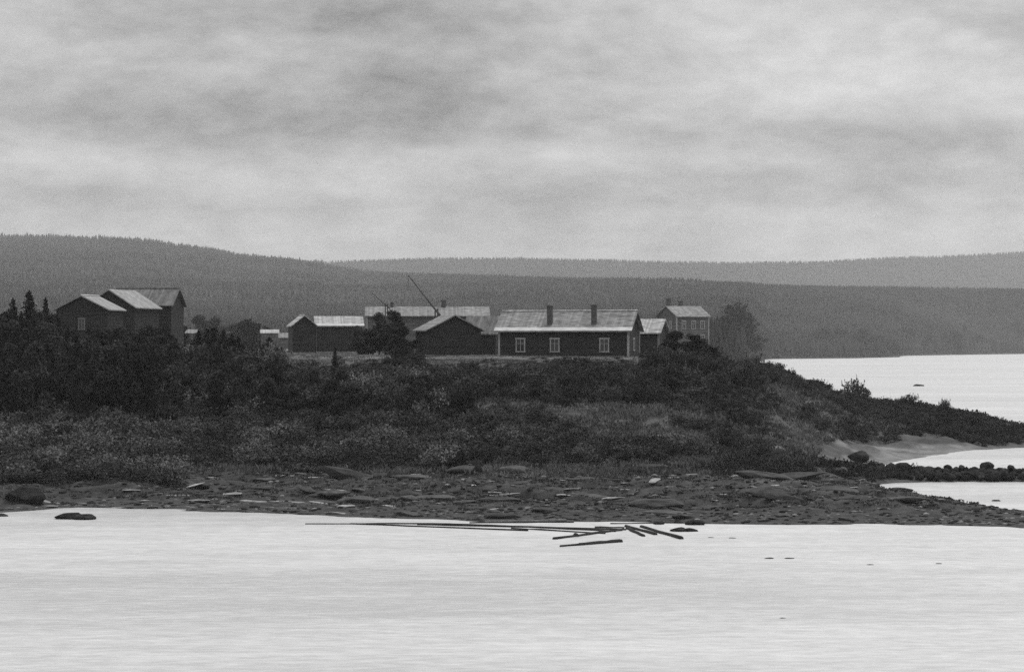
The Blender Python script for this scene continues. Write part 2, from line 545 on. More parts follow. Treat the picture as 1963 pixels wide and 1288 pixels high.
# ------------------------------------------------------------------ far land: two wooded ridges
RA_Y = [(-700, 470), (0, 461), (110, 461), (250, 467), (400, 483), (480, 496), (560, 503), (640, 513), (700, 520), (900, 526), (1200, 531), (1500, 540), (1963, 545), (2700, 550)]
RA_D = [(-700, 8000), (0, 8000), (500, 7200), (1000, 4900), (1500, 3700), (2700, 3700)]
RB_Y = [(-700, 500), (500, 501), (620, 501), (700, 497), (820, 493), (1000, 493), (1200, 497), (1400, 501), (1550, 501), (1700, 493), (1850, 487), (1963, 482), (2700, 470)]
SHORE = [(-700, 700), (1340, 700), (1420, 1050), (1473, 1880), (1640, 1990), (1720, 2150), (1732, 2420), (1963, 2880), (2700, 3100)]
DB = 8800.0


def ipt(tab, u):
    return np.interp(u, *zip(*tab))


def far_z(u, d):
    da = ipt(RA_D, u)
    za = CAMZ + (HY - ipt(RA_Y, u)) / F * da - 11.0
    zb = CAMZ + (HY - ipt(RB_Y, u)) / F * DB - 9.0
    sh = ipt(SHORE, u)
    land = np.clip((1480 - u) / 100, 0, 1) * 7.5 + 2.5
    d0 = np.maximum(sh + 150, 1500)
    z = np.where(d < sh, -2.5, np.minimum(-1 + (d - sh) / 7.0, land))
    t = np.clip((d - d0) / (da - d0), 0, 1)
    z = z + np.where(d >= sh, (za - land) * (0.35 * t + 0.65 * t * t * (3 - 2 * t)), 0)
    back = np.clip((d - da) / 1100, 0, 1)
    z = z - np.where(d > da, (za - 70) * back * back * (3 - 2 * back) * 0.8, 0)
    tb = np.clip((d - 7600) / (DB - 7600), 0, 1)
    z = np.where(d > 7600, z + (zb - z) * tb * tb * (3 - 2 * tb), z)
    tb2 = np.clip((d - DB) / 500, 0, 1)
    z = z - np.where(d > DB, 150 * tb2, 0)
    x = wx(u, d)
    am = np.clip((d - sh) / 900, 0, 1)
    return z + (fbm(x / 260 + 3, d / 330, 4) - 0.5) * 26 * am * np.where((np.abs(d - da) < 500) | (np.abs(d - DB) < 600), 0.35, 1.0)


us = np.arange(-700, 2701, 10.0)
ds = np.concatenate([np.arange(700, 3000, 30), np.arange(3000, 9301, 50)]).astype(float)
UU, DD = np.meshgrid(us, ds)
ZZ = far_z(UU, DD)
nu, nd = len(us), len(ds)
ii = (np.arange(nd - 1)[:, None] * nu + np.arange(nu - 1)[None, :]).ravel()
tag(obj('hills', mesh_from('hills', np.stack([wx(UU, DD).ravel(), DD.ravel(), ZZ.ravel()], 1), np.stack([ii, ii + 1, ii + nu + 1, ii + nu], 1), True), M['hill']),
    'long wooded ridges closing the valley behind the village', 'hills', kind='structure')


def conifers(u, d, z, h, rg):
    """a mass of far conifers: two ragged five-sided skirts each"""
    n = len(u)
    x = wx(u, d)
    P = np.stack([x, d, z], 1)
    vs_, fs_ = [], []
    k = 5
    off = 0
    for (zb, zt, rad) in ((0.06, 0.62, 0.20), (0.40, 1.0, 0.135)):
        a0 = rg.random(n) * 6.28
        rr = rad * h * rg.uniform(0.75, 1.3, n)
        ring = []
        for j in range(k):
            a = a0 + j * 2 * math.pi / k
            q = rr * rg.uniform(0.65, 1.25, n)
            ring.append(np.stack([np.cos(a) * q, np.sin(a) * q, h * (zb + rg.uniform(-0.05, 0.05, n))], 1) + P)
        tip = np.stack([rg.normal(0, .15, n), rg.normal(0, .15, n), h * zt], 1) + P
        vs_.append(np.stack(ring + [tip], 1).reshape(-1, 3))
        base = off + np.arange(n)[:, None] * (k + 1)
        for j in range(k):
            fs_.append(np.concatenate([base + j, base + (j + 1) % k, base + k], 1))
        off += n * (k + 1)
    return np.concatenate(vs_), np.concatenate(fs_)


def forest(name, label, n, ulo, uhi, dfun, h0, h1, rg):
    u = rg.uniform(ulo, uhi, n)
    d = dfun(u, n)
    h = rg.uniform(h0, h1, n) * rg.uniform(0.75, 1.1, n)
    h = h * np.clip(d / 4600, 0.9, 1.5)
    h = np.where((rg.random(n) < 0.03) & (u < 620) & (d < 7200), h * 1.35, h)
    h = np.where((u > 620) & (d > 2900), h * 0.7, h)
    clump = fbm(wx(u, d) / 120.0, d / 120.0, 3)
    h = h * (0.85 + 0.3 * clump)
    z = far_z(u, d) - 0.3
    keep = z > 0.2
    V, Fc = conifers(u[keep], d[keep], z[keep], h[keep], rg)
    return tag(obj(name, mesh_from(name, V, Fc), M['forest']), label, 'forest', kind='stuff')


rg = np.random.default_rng(21)
forest('forest', 'dark conifer forest covering the nearer ridge', 64000, -500, 2500,
       lambda u, n: ipt(RA_D, u) + 60 - (rg.random(n) ** 1.15) * (ipt(RA_D, u) - np.maximum(ipt(SHORE, u) + 250, 1700)), 9, 13, rg)
forest('far_forest', 'hazy forest on the farthest ridge', 30000, -300, 2400,
       lambda u, n: DB + 60 - (rg.random(n) ** 1.3) * 1400, 7, 11, rg)
forest('shore_forest', 'dark waterside woods along the far shore of the river', 9000, 1340, 2400,
       lambda u, n: ipt(SHORE, u) + 20 + (rg.random(n) ** 1.2) * 700, 9, 17, rg)
forest('valley_wood', 'hazy woods in the valley behind the village', 4200, -300, 1480,
       lambda u, n: np.maximum(ipt(SHORE, u), 1150) + rg.random(n) * 900, 7, 12, rg)

# ------------------------------------------------------------------ buildings
def window_on(root, ax, c, z0, z1, w, face, frame_mat, axis_dir, bars=True):
    """a window with casing; face is the wall plane coordinate, axis_dir -1: outward along -y (front); 'x0'/'x1' for the ends"""
    b = 0.13 if w > 0.7 else 0.10
    f, p = MB(), MB()
    pr = 0.06

    def put(mb, a0, a1, q0, q1, d0, d1):
        if ax == 'y':
            mb.box(a0, a1, face - d1, face - d0, q0, q1)
        elif axis_dir > 0:
            mb.box(face + d0, face + d1, a0, a1, q0, q1)
        else:
            mb.box(face - d1, face - d0, a0, a1, q0, q1)
    put(f, c - w / 2, c - w / 2 + b, z0, z1, 0.004, pr)
    put(f, c + w / 2 - b, c + w / 2, z0, z1, 0.004, pr)
    put(f, c - w / 2 - 0.06, c + w / 2 + 0.06, z1, z1 + b * 1.2, 0.004, pr + 0.02)
    put(f, c - w / 2 - 0.04, c + w / 2 + 0.04, z0 - b * 0.9, z0, 0.004, pr + 0.02)
    if bars:
        put(f, c - 0.035, c + 0.035, z0, z1, 0.012, pr - 0.02)
        put(f, c - w / 2 + b, c - 0.035, z0 + (z1 - z0) * 0.62, z0 + (z1 - z0) * 0.62 + 0.05, 0.012, pr - 0.02)
        put(f, c + 0.035, c + w / 2 - b, z0 + (z1 - z0) * 0.62, z0 + (z1 - z0) * 0.62 + 0.05, 0.012, pr - 0.02)
    fo = f.build('window', frame_mat, root)
    put(p, c - w / 2 + b, c + w / 2 - b, z0, z1, 0.002, 0.010)
    p.build('pane', M['glass'], fo)
    return fo


def house(name, label, cat, A, B, W, zb, ze, zr, axis='x', wall='log_wall', roof='roof_mid', over=0.45, verge=0.35,
          chimneys=(), windows=(), side_windows=(), corners=None, eave_board=None, group=None, ridge_board=None, gable_mat=None):
    """A, B: (u, d) of the front corners. Depth W runs away from the front."""
    a = Vector((wx(*A), A[1]))
    b = Vector((wx(*B), B[1]))
    L = (b - a).length
    th = math.atan2(b.y - a.y, b.x - a.x)
    root = empty(name, (a.x, a.y, zb), th, label, cat, group)
    he, hr = ze - zb, zr - zb
    w = MB()
    if axis == 'x':
        w.prism([(0, -0.8), (W, -0.8), (W, he), (W / 2, hr), (0, he)], 'x', 0, L)
    else:
        w.prism([(0, -0.8), (L, -0.8), (L, he), (L / 2, hr), (0, he)], 'y', 0, W)
    w.build('wall', M[wall], root)
    span = W if axis == 'x' else L
    run = L if axis == 'x' else W
    sl = (hr - he) / (span / 2)
    t = 0.14
    lo = 0.015
    r = MB()
    e = he - sl * over
    for sgn in (0, 1):
        p = [(-over, e + lo), (span / 2, hr + lo), (span / 2, hr + lo + t * 1.15), (-over, e + lo + t)]
        if sgn:
            p = [(span - q[0] + (0.0 if q[0] < span / 2 else 0.0), q[1]) for q in p]
        r.prism(p, axis, -verge, run + verge)
    ro = r.build('roof', M[roof], root)
    if ridge_board:
        q = MB()
        q.prism([(span / 2 - 0.16, hr + t * 1.15 + 0.02), (span / 2, hr + t * 1.15 + 0.12), (span / 2 + 0.16, hr + t * 1.15 + 0.02), (span / 2, hr + t * 1.15 - 0.02)], axis, -verge, run + verge)
        q.build('ridge_board', M[ridge_board], ro)
    if eave_board:
        q = MB()
        k = over + 0.03
        wdt = 0.62
        p = [(-k, he - sl * k + lo + t + 0.01), (-k + wdt, he - sl * (k - wdt) + lo + t + 0.01),
             (-k + wdt, he - sl * (k - wdt) + lo + t + 0.05), (-k, he - sl * k + lo + t + 0.05)]
        q.prism(p, axis, -verge - 0.02, run + verge + 0.02)
        q.build('eave_board', M[eave_board], ro)
    for (fx, fy, s, h0, h1) in chimneys:       # along, across, half size, base, top
        c = MB()
        cx_, cy_ = (fx * L, fy * W)
        c.box(cx_ - s, cx_ + s, cy_ - s, cy_ + s, h0, h1 - 0.16)
        c.box(cx_ - s - 0.05, cx_ + s + 0.05, cy_ - s - 0.05, cy_ + s + 0.05, h1 - 0.16, h1)
        c.build('chimney', M['brick'], ro)
    for (fx, z0, z1, wd, mt) in windows:
        window_on(root, 'y', fx * L, z0, z1, wd, 0.0, M[mt], -1)
    for (end, fy, z0, z1, wd, mt) in side_windows:
        window_on(root, 'x', fy * W, z0, z1, wd, L if end else 0.0, M[mt], 1 if end else -1)
    if corners:
        for (qx, qy) in corners[1]:
            c = MB()
            x0, x1 = (-0.04, 0.17) if qx == 0 else (L - 0.17, L + 0.04)
            y0, y1 = (-0.04, 0.17) if qy == 0 else (W - 0.17, W + 0.04)
            c.box(x0, x1, y0, y1, -0.5, he - 0.03)
            c.build('corner_board', M[corners[0]], root)
    return root


# the long log house above the bank
dA, dB_ = 270.0, 266.2
house('log_house', 'long dark log house with two chimneys and three white windows above the bank', 'house',
      (956, dA), (1205, dB_), 6.6, 10.45, 13.72, 15.75, 'x', 'log_wall', 'roof_mid', over=0.5, verge=0.45,
      chimneys=((0.385, 0.13, 0.29, 2.9, 6.1), (0.725, 0.13, 0.29, 2.9, 6.15)),
      windows=((0.17, 0.75, 2.15, 1.15, 'white_trim'), (0.435, 0.75, 2.15, 1.15, 'white_trim'), (0.815, 0.75, 2.15, 1.15, 'white_trim')),
      side_windows=((1, 0.45, 0.9, 2.15, 1.0, 'white_trim'),),
      corners=('white_trim', ((0, 0), (1, 0), (1, 1))), eave_board='eave', ridge_board='roof_pale')
house('cabin', 'small dark cabin with a pale roof behind the right gable of the long log house', 'cabin',
      (1176, 287.6), (1263, 286.0), 4.9, 10.5, 13.55, 15.0, 'x', 'log_wall', 'roof_pale',
      corners=('grey_trim', ((1, 0),)))
house('two_storey_house', 'tall two storey house with white corner boards, standing behind the bushes', 'house',
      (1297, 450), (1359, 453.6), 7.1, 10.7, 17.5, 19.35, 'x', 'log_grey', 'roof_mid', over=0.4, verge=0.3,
      chimneys=((0.12, 0.62, 0.34, 8.2, 10.3), (0.50, 0.62, 0.34, 8.2, 9.85)),
      windows=tuple((f, z0, z1, 1.0, 'white_trim') for f in (0.22, 0.52, 0.80) for (z0, z1) in ((1.7, 3.1), (4.4, 5.8))),
      side_windows=((0, 0.3, 4.4, 5.7, 0.95, 'white_trim'), (0, 0.7, 4.4, 5.7, 0.95, 'white_trim')),
      corners=('white_trim', ((0, 0), (1, 0), (0, 1))))
house('gable_barn', 'black log barn with its pointed gable end facing the river', 'barn',
      (821, 280.0), (922, 281.9), 6.2, 10.5, 13.75, 15.42, 'y', 'log_wall', 'roof_mid', over=0.4)
house('low_shed', 'low dark shed with a grey roof between the gabled barn and the long house', 'shed',
      (890, 291.0), (950, 290.0), 5.0, 10.5, 13.4, 15.4, 'x', 'log_wall', 'roof_dark', over=0.3)
house('large_house', 'long pale two storey house with thin chimneys behind the well sweep', 'house',
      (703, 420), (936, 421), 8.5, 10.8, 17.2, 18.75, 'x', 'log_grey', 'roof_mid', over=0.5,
      chimneys=((0.635, 0.5, 0.42, 7.2, 9.3), (0.205, 0.5, 0.30, 7.2, 8.9)),
      windows=tuple((f, z0, z1, 1.1, 'grey_trim') for f in (0.09, 0.3, 0.5) for (z0, z1) in ((4.0, 5.4),)),
      corners=('white_trim', ((0, 0), (1, 0))))
house('long_barn', 'long low barn with a bright plank roof left of the round dark tree', 'barn',
      (607, 380), (694, 381), 5.5, 10.8, 15.1, 16.5, 'x', 'log_wall', 'roof_pale', over=0.4, eave_board='eave')
house('hut', 'small dark hut whose steep bright roof slope faces left', 'hut',
      (561, 360), (606, 360.9), 4.6, 10.8, 14.95, 16.4, 'y', 'log_wall', 'roof_pale', over=0.3, ridge_board='white_trim')
house('gabled_storehouse', 'dark gabled log storehouse, lowest of the three roofs at left', 'storehouse',
      (108, 286.4), (206, 284.9), 5.0, 11.2, 16.3, 17.9, 'y', 'log_wall', 'roof_store', over=0.35, ridge_board='roof_pale',
      windows=((0.5, 2.7, 3.9, 0.9, 'grey_trim'),))
house('gabled_storehouse', 'dark gabled log storehouse, middle one of the three roofs at left', 'storehouse',
      (162, 299.6), (258, 297.8), 7.8, 11.2, 16.8, 18.95, 'y', 'log_wall', 'roof_store', over=0.35)
house('tall_barn', 'tall dark barn with the highest grey roof beside the gabled storehouses', 'barn',
      (214, 312.0), (328, 311.0), 6.5, 11.2, 17.35, 19.45, 'x', 'log_wall', 'roof_dark', over=0.4, ridge_board='pole')
house('hay_barn', 'tiny far barn with a pale roof left of the steep bright hut roof', 'barn',
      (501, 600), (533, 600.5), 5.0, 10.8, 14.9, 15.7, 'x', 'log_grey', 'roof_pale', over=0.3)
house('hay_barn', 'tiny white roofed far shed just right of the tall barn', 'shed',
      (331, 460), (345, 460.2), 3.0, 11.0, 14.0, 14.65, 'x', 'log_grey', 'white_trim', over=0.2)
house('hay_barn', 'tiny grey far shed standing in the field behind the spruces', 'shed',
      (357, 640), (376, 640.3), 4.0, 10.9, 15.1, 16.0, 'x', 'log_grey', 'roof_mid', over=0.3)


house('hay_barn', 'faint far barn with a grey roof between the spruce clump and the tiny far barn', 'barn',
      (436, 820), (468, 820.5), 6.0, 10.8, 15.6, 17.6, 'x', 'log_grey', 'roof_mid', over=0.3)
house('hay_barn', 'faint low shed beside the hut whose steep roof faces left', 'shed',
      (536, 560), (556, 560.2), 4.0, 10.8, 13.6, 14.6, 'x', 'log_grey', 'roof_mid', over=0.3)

# the well sweep
def well_sweep(u0, y0, u1, y1, d, rod, rad, label):
    p0 = Vector((wx(u0, d), d, wz(y0, d)))      # high tip
    p1 = Vector((wx(u1, d), d, wz(y1, d)))      # low end
    pv = p0.lerp(p1, 0.80)
    root = empty('well_sweep', (pv.x, d, 10.7), 0, label, 'well sweep')
    o = Vector(root.location)
    MB().tube([p1 - o, pv - o, p0 - o], [rad * 1.9, rad * 1.5, rad * 0.8], 7).build('sweep_pole', M['pole'], root, True)
    q = MB()
    for s in (-1, 1):
        q.tube([(s * 0.16, 0.0, -0.7), (s * 0.16, 0.0, pv.z - 10.7 + 0.3)], [0.11, 0.09], 7)
    q.build('post', M['pole'], root)
    if rod:
        MB().tube([p0 - o + Vector((0, 0, 0)), p0 - o + Vector((-0.03, 0, -rod))], [0.022, 0.03], 5).build('bucket_rod', M['pole'], root)
    return root


well_sweep(783, 528, 850, 613, 300, 2.1, 0.09, 'tall slanting well sweep pole with a hanging rod behind the gabled barn')
well_sweep(712, 561, 748, 592, 350, 0, 0.06, 'thin distant well sweep pole slanting above the bright long roof')

# ------------------------------------------------------------------ plants
def leaf_quads(P, size, rg, flat=0.0, aspect=1.0):
    """P (n,3) centres -> small bent leaf sprays (quads with random attitude)"""
    n = len(P)
    a = rg.normal(size=(n, 3))
    a[:, 2] *= (1 - flat)
    a /= np.linalg.norm(a, axis=1)[:, None] + 1e-9
    b = rg.normal(size=(n, 3))
    b -= (b * a).sum(1)[:, None] * a
    b /= np.linalg.norm(b, axis=1)[:, None] + 1e-9
    s = size * rg.uniform(0.55, 1.35, n)[:, None]
    a = a * s * aspect
    b = b * s * 0.62
    v = np.stack([P - a, P - b * rg.uniform(0.5, 1.1, (n, 1)), P + a, P + b * rg.uniform(0.5, 1.1, (n, 1))], 1).reshape(-1, 3)
    f = np.arange(n * 4).reshape(n, 4)
    return v, f


def bush_mesh(rg, h, w, n_clump, n_leaf, size, upright=0.0):
    pts = []
    for c in range(n_clump):
        a = rg.random() * 6.28
        r = w * 0.5 * math.sqrt(rg.random()) * 0.8
        top = h * (0.45 + 0.5 * rg.random()) * (1 - 0.35 * (r / (w * 0.5)) ** 2)
        cr = w * rg.uniform(0.16, 0.27)
        cen = np.array([math.cos(a) * r, math.sin(a) * r, max(top - cr * 0.6, cr * 0.5)])
        m = int(n_leaf / n_clump)
        q = rg.normal(size=(m, 3))
        q /= np.linalg.norm(q, axis=1)[:, None]
        q *= (rg.random(m) ** 0.45)[:, None] * cr * np.array([1, 1, 0.85 + upright])
        p = cen + q
        # the lower part reaches down to the ground
        low = rg.random(m) < 0.25
        p[low, 2] *= rg.random(low.sum())
        pts.append(p)
        # a few upright shoots break the outline
        for s in range(2):
            st = cen + np.array([rg.normal() * cr * 0.6, rg.normal() * cr * 0.6, cr * 0.6])
            k = 7
            ts = np.linspace(0, 1, k)[:, None]
            pts.append(st + ts * np.array([rg.normal() * 0.12, rg.normal() * 0.12, 1.0]) * h * rg.uniform(0.08, 0.22))
    P = np.concatenate(pts)
    P[:, 2] = np.maximum(P[:, 2], 0.02)
    return leaf_quads(P, size, rg)


def stems_mesh(rg, h, w, n):
    mb = MB()
    for i in range(n):
        a = rg.random() * 6.28
        r = w * 0.36 * rg.random() + 0.05
        mb.tube([(rg.normal() * 0.05, rg.normal() * 0.05, -0.3), (math.cos(a) * r * 0.4, math.sin(a) * r * 0.4, h * 0.35),
                 (math.cos(a) * r, math.sin(a) * r, h * rg.uniform(0.6, 0.85))], [0.045, 0.03, 0.012], 5)
    return mb


def spruce_mesh(rg, h, w, nw=26):
    P, Q = [], []
    vs_, fs_ = [], []
    k = 0
    for i in range(nw):
        t = (i + 0.4) / nw
        z = h * (0.05 + 0.93 * t)
        L = w * 0.5 * (1 - t) ** 0.75 + 0.16
        nb = int(12 - 4 * t)
        a0 = rg.random() * 6.28
        for b in range(nb):
            if rg.random() < 0.08:
                continue
            a = a0 + b * 6.283 / nb + rg.normal() * 0.15
            l = L * rg.uniform(0.65, 1.2)
            m = max(3, int(l / 0.16))
            for s in range(m):
                f = (s + 0.5) / m
                r = l * f
                zz = z - l * 0.42 * f + l * 0.16 * f * f + rg.normal() * 0.04
                P.append((math.cos(a) * r + rg.normal() * 0.05, math.sin(a) * r + rg.normal() * 0.05, zz))
    for s in range(10):
        P.append((rg.normal() * 0.03, rg.normal() * 0.03, h * (0.93 + 0.075 * s / 9)))
    return leaf_quads(np.array(P), 0.22, rg, flat=0.3)


def broadleaf_meshes(rg, h, w, n_leaf, size, nc=16):
    tr = MB()
    top = h * 0.8
    lean = rg.normal(size=2) * 0.05 * h
    tr.tube([(0, 0, -0.4), (lean[0] * 0.3, lean[1] * 0.3, h * 0.3), (lean[0], lean[1], top)], [0.03 * h * 0.7, 0.02 * h * 0.7, 0.03], 7)
    pts = []
    for c in range(nc):
        f = rg.uniform(0.10, 0.95)
        a = rg.random() * 6.28
        prof = math.sin(math.pi * min(1, max(0.0, (f + 0.10) / 1.12)) ** 0.8)
        r = w * 0.5 * prof * rg.uniform(0.35, 0.85)
        cen = np.array([lean[0] * f + math.cos(a) * r, lean[1] * f + math.sin(a) * r, h * f])
        st = np.array([lean[0] * f * 0.6, lean[1] * f * 0.6, h * max(0.15, f - 0.25)])
        tr.tube([tuple(st), tuple((st + cen) / 2 + np.array([0, 0, 0.1])), tuple(cen)], [0.012 * h * 0.7, 0.008 * h * 0.7, 0.012], 5)
        m = n_leaf // nc
        q = rg.normal(size=(m, 3))
        q /= np.linalg.norm(q, axis=1)[:, None]
        q *= (rg.random(m) ** 0.5)[:, None] * w * rg.uniform(0.14, 0.24)
        q[:, 2] *= 0.9
        pts.append(cen + q)
    v, f = leaf_quads(np.concatenate(pts), size, rg)
    return tr, v, f


def plant_proto(kind, seed):
    """unit-height prototypes (built at real size, scaled on copying): crown and stem meshes"""
    rg = np.random.default_rng(seed)
    if kind == 'spruce':
        h, w = 7.0, rg.uniform(2.8, 3.6)
        v, f = spruce_mesh(rg, h, w)
        cm = mesh_from('crown', v, f)
        cm.materials.append(M['needle'])
        t = MB().tube([(0, 0, -0.5), (0.03, 0, h * 0.5), (0, 0, h * 0.97)], [0.11, 0.07, 0.012], 7)
        return h, w, 'crown', cm, 'trunk', t
    if kind == 'broadleaf':
        h, w = 6.0, rg.uniform(3.2, 4.4)
        t, v, f = broadleaf_meshes(rg, h, w, 5200, 0.17, 26)
        cm = mesh_from('crown', v, f)
        cm.materials.append(M['leaf_dark'])
        return h, w, 'crown', cm, 'trunk', t
    mat, h, w, n, s = {'bush': ('leaf_mid', 2.4, 3.0, 1300, 0.12), 'dark_bush': ('leaf_dark', 2.6, 2.8, 1300, 0.12),
                       'willow': ('leaf_pale', 1.9, 2.8, 1200, 0.11), 'low_shrub': ('leaf_dark', 1.0, 2.0, 700, 0.09)}[kind]
    v, f = bush_mesh(rg, h, w, 9, n, s)
    cm = mesh_from('foliage', v, f)
    cm.materials.append(M[mat])
    return h, w, 'foliage', cm, 'stems', stems_mesh(rg, h, w, 5)


PROTO = {}


def plant(kind, u, d, h, name, label, cat, group=None, wide=1.0, variant=None, z=None, mat=None):
    nv = {'spruce': 4, 'broadleaf': 5, 'bush': 5, 'dark_bush': 5, 'willow': 4, 'low_shrub': 4}[kind]
    k = variant if variant is not None else random.randrange(nv)
    x = wx(u, d)
    zz = float(ground_z(np.array(float(u)), np.array(float(d)))) if z is None else z
    if (kind, k) not in PROTO:
        ph, pw, cn, cm, sn, sm = plant_proto(kind, 1000 + 37 * k + 101 * sum(map(ord, kind)))
        root = empty(name, (x, d, zz - 0.06))
        obj(cn, cm, None, root)
        sm.build(sn, M['bark'], root)
        PROTO[(kind, k)] = (root, ph)
    else:
        src, ph = PROTO[(kind, k)]
        root = copy_tree(src)
        for p in ('group', 'label', 'category'):
            if p in root.keys():
                del root[p]
        root.location = (x, d, zz - 0.06)
    s = h / PROTO[(kind, k)][1]
    root.name = name
    root.scale = (s * wide, s * wide, s)
    root.rotation_euler = (0, 0, random.uniform(0, 6.28))
    return tag(root, label, cat, group)


def top_h(u, d, top_y):
    """plant height so that its top is seen on row top_y"""
    return wz(top_y, d) - float(ground_z(np.array(float(u)), np.array(float(d))))


SIL = [(-100, 600), (60, 594), (100, 602), (120, 620), (200, 628), (318, 622), (336, 640), (345, 684), (366, 684), (374, 640), (440, 636), (452, 650), (500, 655), (528, 652), (540, 696),
       (740, 698), (752, 676), (800, 676), (815, 699), (1000, 698), (1040, 694), (1230, 696), (1262, 655), (1335, 652), (1350, 680), (1400, 682), (1440, 688), (1480, 700), (1520, 712), (1600, 738),
       (1700, 757), (1800, 772), (1870, 792), (1963, 814), (2100, 830)]

# distinct trees first: (kind, u, distance, row of the top, width factor, label)
for (kind, u, d, ty, wf, lab) in (
    ('spruce', 25, 262, 570, 1.1, 'small spruce top farthest left on the skyline'),
    ('spruce', 56, 262, 556, 1.25, 'tallest spruce on the left skyline, pointed dark crown'),
    ('spruce', 87, 262, 570, 0.95, 'thin spruce just left of the lowest storehouse roof'),
    ('spruce', 380, 246, 634, 2.01, 'dark spruce leftmost in the clump right of the tall barn'),
    ('spruce', 397, 248, 628, 1.65, 'second spruce of the clump right of the tall barn'),
    ('spruce', 410, 245, 626, 2.01, 'tallest bushy spruce in the clump right of the tall barn'),
    ('spruce', 428, 247, 632, 2.01, 'spruce behind the front edge of the clump beside the field'),
    ('spruce', 444, 244, 640, 2.19, 'last broad spruce at the right end of the clump'),
    ('spruce', 458, 240, 646, 2.01, 'low spruce in the dip right of the spruce clump'),
    ('spruce', 516, 243, 645, 2.01, 'lone pointed spruce before the pale field'),
    ('spruce', 642, 240, 662, 0.9, 'short spruce on the terrace edge below the long barn'),
):
    plant(kind, u, d, top_h(u, d, ty), 'spruce', lab, 'tree', wide=wf)
for (u, d, ty, wf, lab) in (
    (755, 284, 598, 1.15, 'big round dark tree left of the gabled barn'),
    (727, 287, 602, 1.0, 'round dark tree touching the bright long roof'),
    (706, 286, 632, 1.1, 'low dark bushy tree at the left foot of the round tree'),
    (778, 283, 628, 1.0, 'low dark tree between the round tree and the gabled barn'),
    (1346, 259, 650, 1.2, 'dark bushy tree at the outer corner of the two storey house, lowest of its row'),
    (1302, 258, 636, 1.2, 'dark bushy tree in front of the two storey house'),
    (1278, 259, 655, 1.1, 'dark bushy tree at the right corner of the small cabin'),
    (1328, 257, 642, 1.1, 'dark bushy tree below the right corner of the two storey house'),
    (1416, 1250, 584, 1.7, 'hazy round topped tree right of the two storey house'),
    (1386, 1150, 606, 1.7, 'hazy tree close beside the two storey house'),
    (686, 374, 622, 1.1, 'small dark dome of a tree before the long barn'),
    (346, 500, 618, 1.0, 'faint grey tree just beyond the tall barn'),
):
    zz = None if d <= 800 else float(far_z(np.array([float(u)]), np.array([float(d)]))[0]) - 0.2
    h = top_h(u, d, ty) if zz is None else wz(ty, d) - zz
    plant('broadleaf', u, d, h, 'broadleaf_tree', lab, 'tree', wide=wf * max(0.9, 5.2 / h) if d < 300 else wf, z=zz)
for i in range(26):
    u = random.choice([random.uniform(335, 600), random.uniform(400, 530), random.uniform(1350, 1408)])
    d = random.uniform(760, 1150)
    ty = random.uniform(606, 638) if u < 700 else random.uniform(604, 630) + (u - 1350) * 0.28
    if u > 1300:
        d = random.uniform(1080, 1300)
    zf = float(far_z(np.array([u]), np.array([d]))[0]) - 0.2
    plant('broadleaf', u, d, wz(ty, d) - zf, 'broadleaf_tree', 'hazy grey tree among the far roofs beyond the field' if u < 700 else 'hazy grey tree on the low land right of the two storey house', 'tree',
          'hazy trees beyond the field' if u < 700 else 'hazy trees right of the two storey house', wide=random.uniform(0.9, 1.6), z=zf)
for i in range(34):
    u = random.uniform(1425, 2000)
    d = float(ipt(SHORE, u)) + random.uniform(40, 420)
    h = random.uniform(11, 24)
    zf = float(far_z(np.array([u]), np.array([d]))[0]) - 0.2
    plant('broadleaf', u, d, h, 'broadleaf_tree', 'hazy rounded tree rising from the woods along the far shore', 'tree', 'rounded trees along the far shore', wide=random.uniform(1.1, 1.9), z=zf)
# trees of the left thicket
LT = []
for i in range(1500):
    row = i < 300
    if row:
        u, d = random.choice([random.uniform(-60, 345), random.uniform(-60, 345), random.uniform(368, 530)]), random.uniform(246, 261)
        if u > 360:
            d = random.uniform(240, 248)
        ty = np.interp(u, *zip(*SIL)) + abs(random.gauss(0, 9)) + (8 if u > 360 else 0)
    else:
        u, d = (random.uniform(-60, 352), random.uniform(212, 252)) if random.random() < 0.45 else (random.uniform(330, 930), random.uniform(216, 244))
        ty = max(np.interp(u, *zip(*SIL)), 690 if u > 340 else 0) + abs(random.gauss(0, 14)) + (256 - d) * random.uniform(0.5, 2.4)
        if u > 352 and random.random() < (u - 352) / 900:
            continue
    h = top_h(u, d, ty)
    if h < (2.2 if u < 352 else 1.8) or h > 10 or (u > 540 and h > 4.2):
        continue
    x = wx(u, d)
    if all((x - a) ** 2 + (d - b) ** 2 > 2.0 ** 2 for a, b in LT):
        LT.append((x, d))
        sp = random.random() < 0.35
        plant('spruce' if sp else 'broadleaf', u, d, h, 'spruce' if sp else 'broadleaf_tree',
              'dark spruce standing in the dark thicket on the left half of the bank' if sp else 'dark leafy tree standing in the dark thicket on the left half of the bank',
              'tree', 'trees of the dark thicket at left', wide=random.uniform(0.95, 1.25) if sp else max(0.9, min(1.5, 4.5 / h)))
        if len(LT) >= 215:
            break

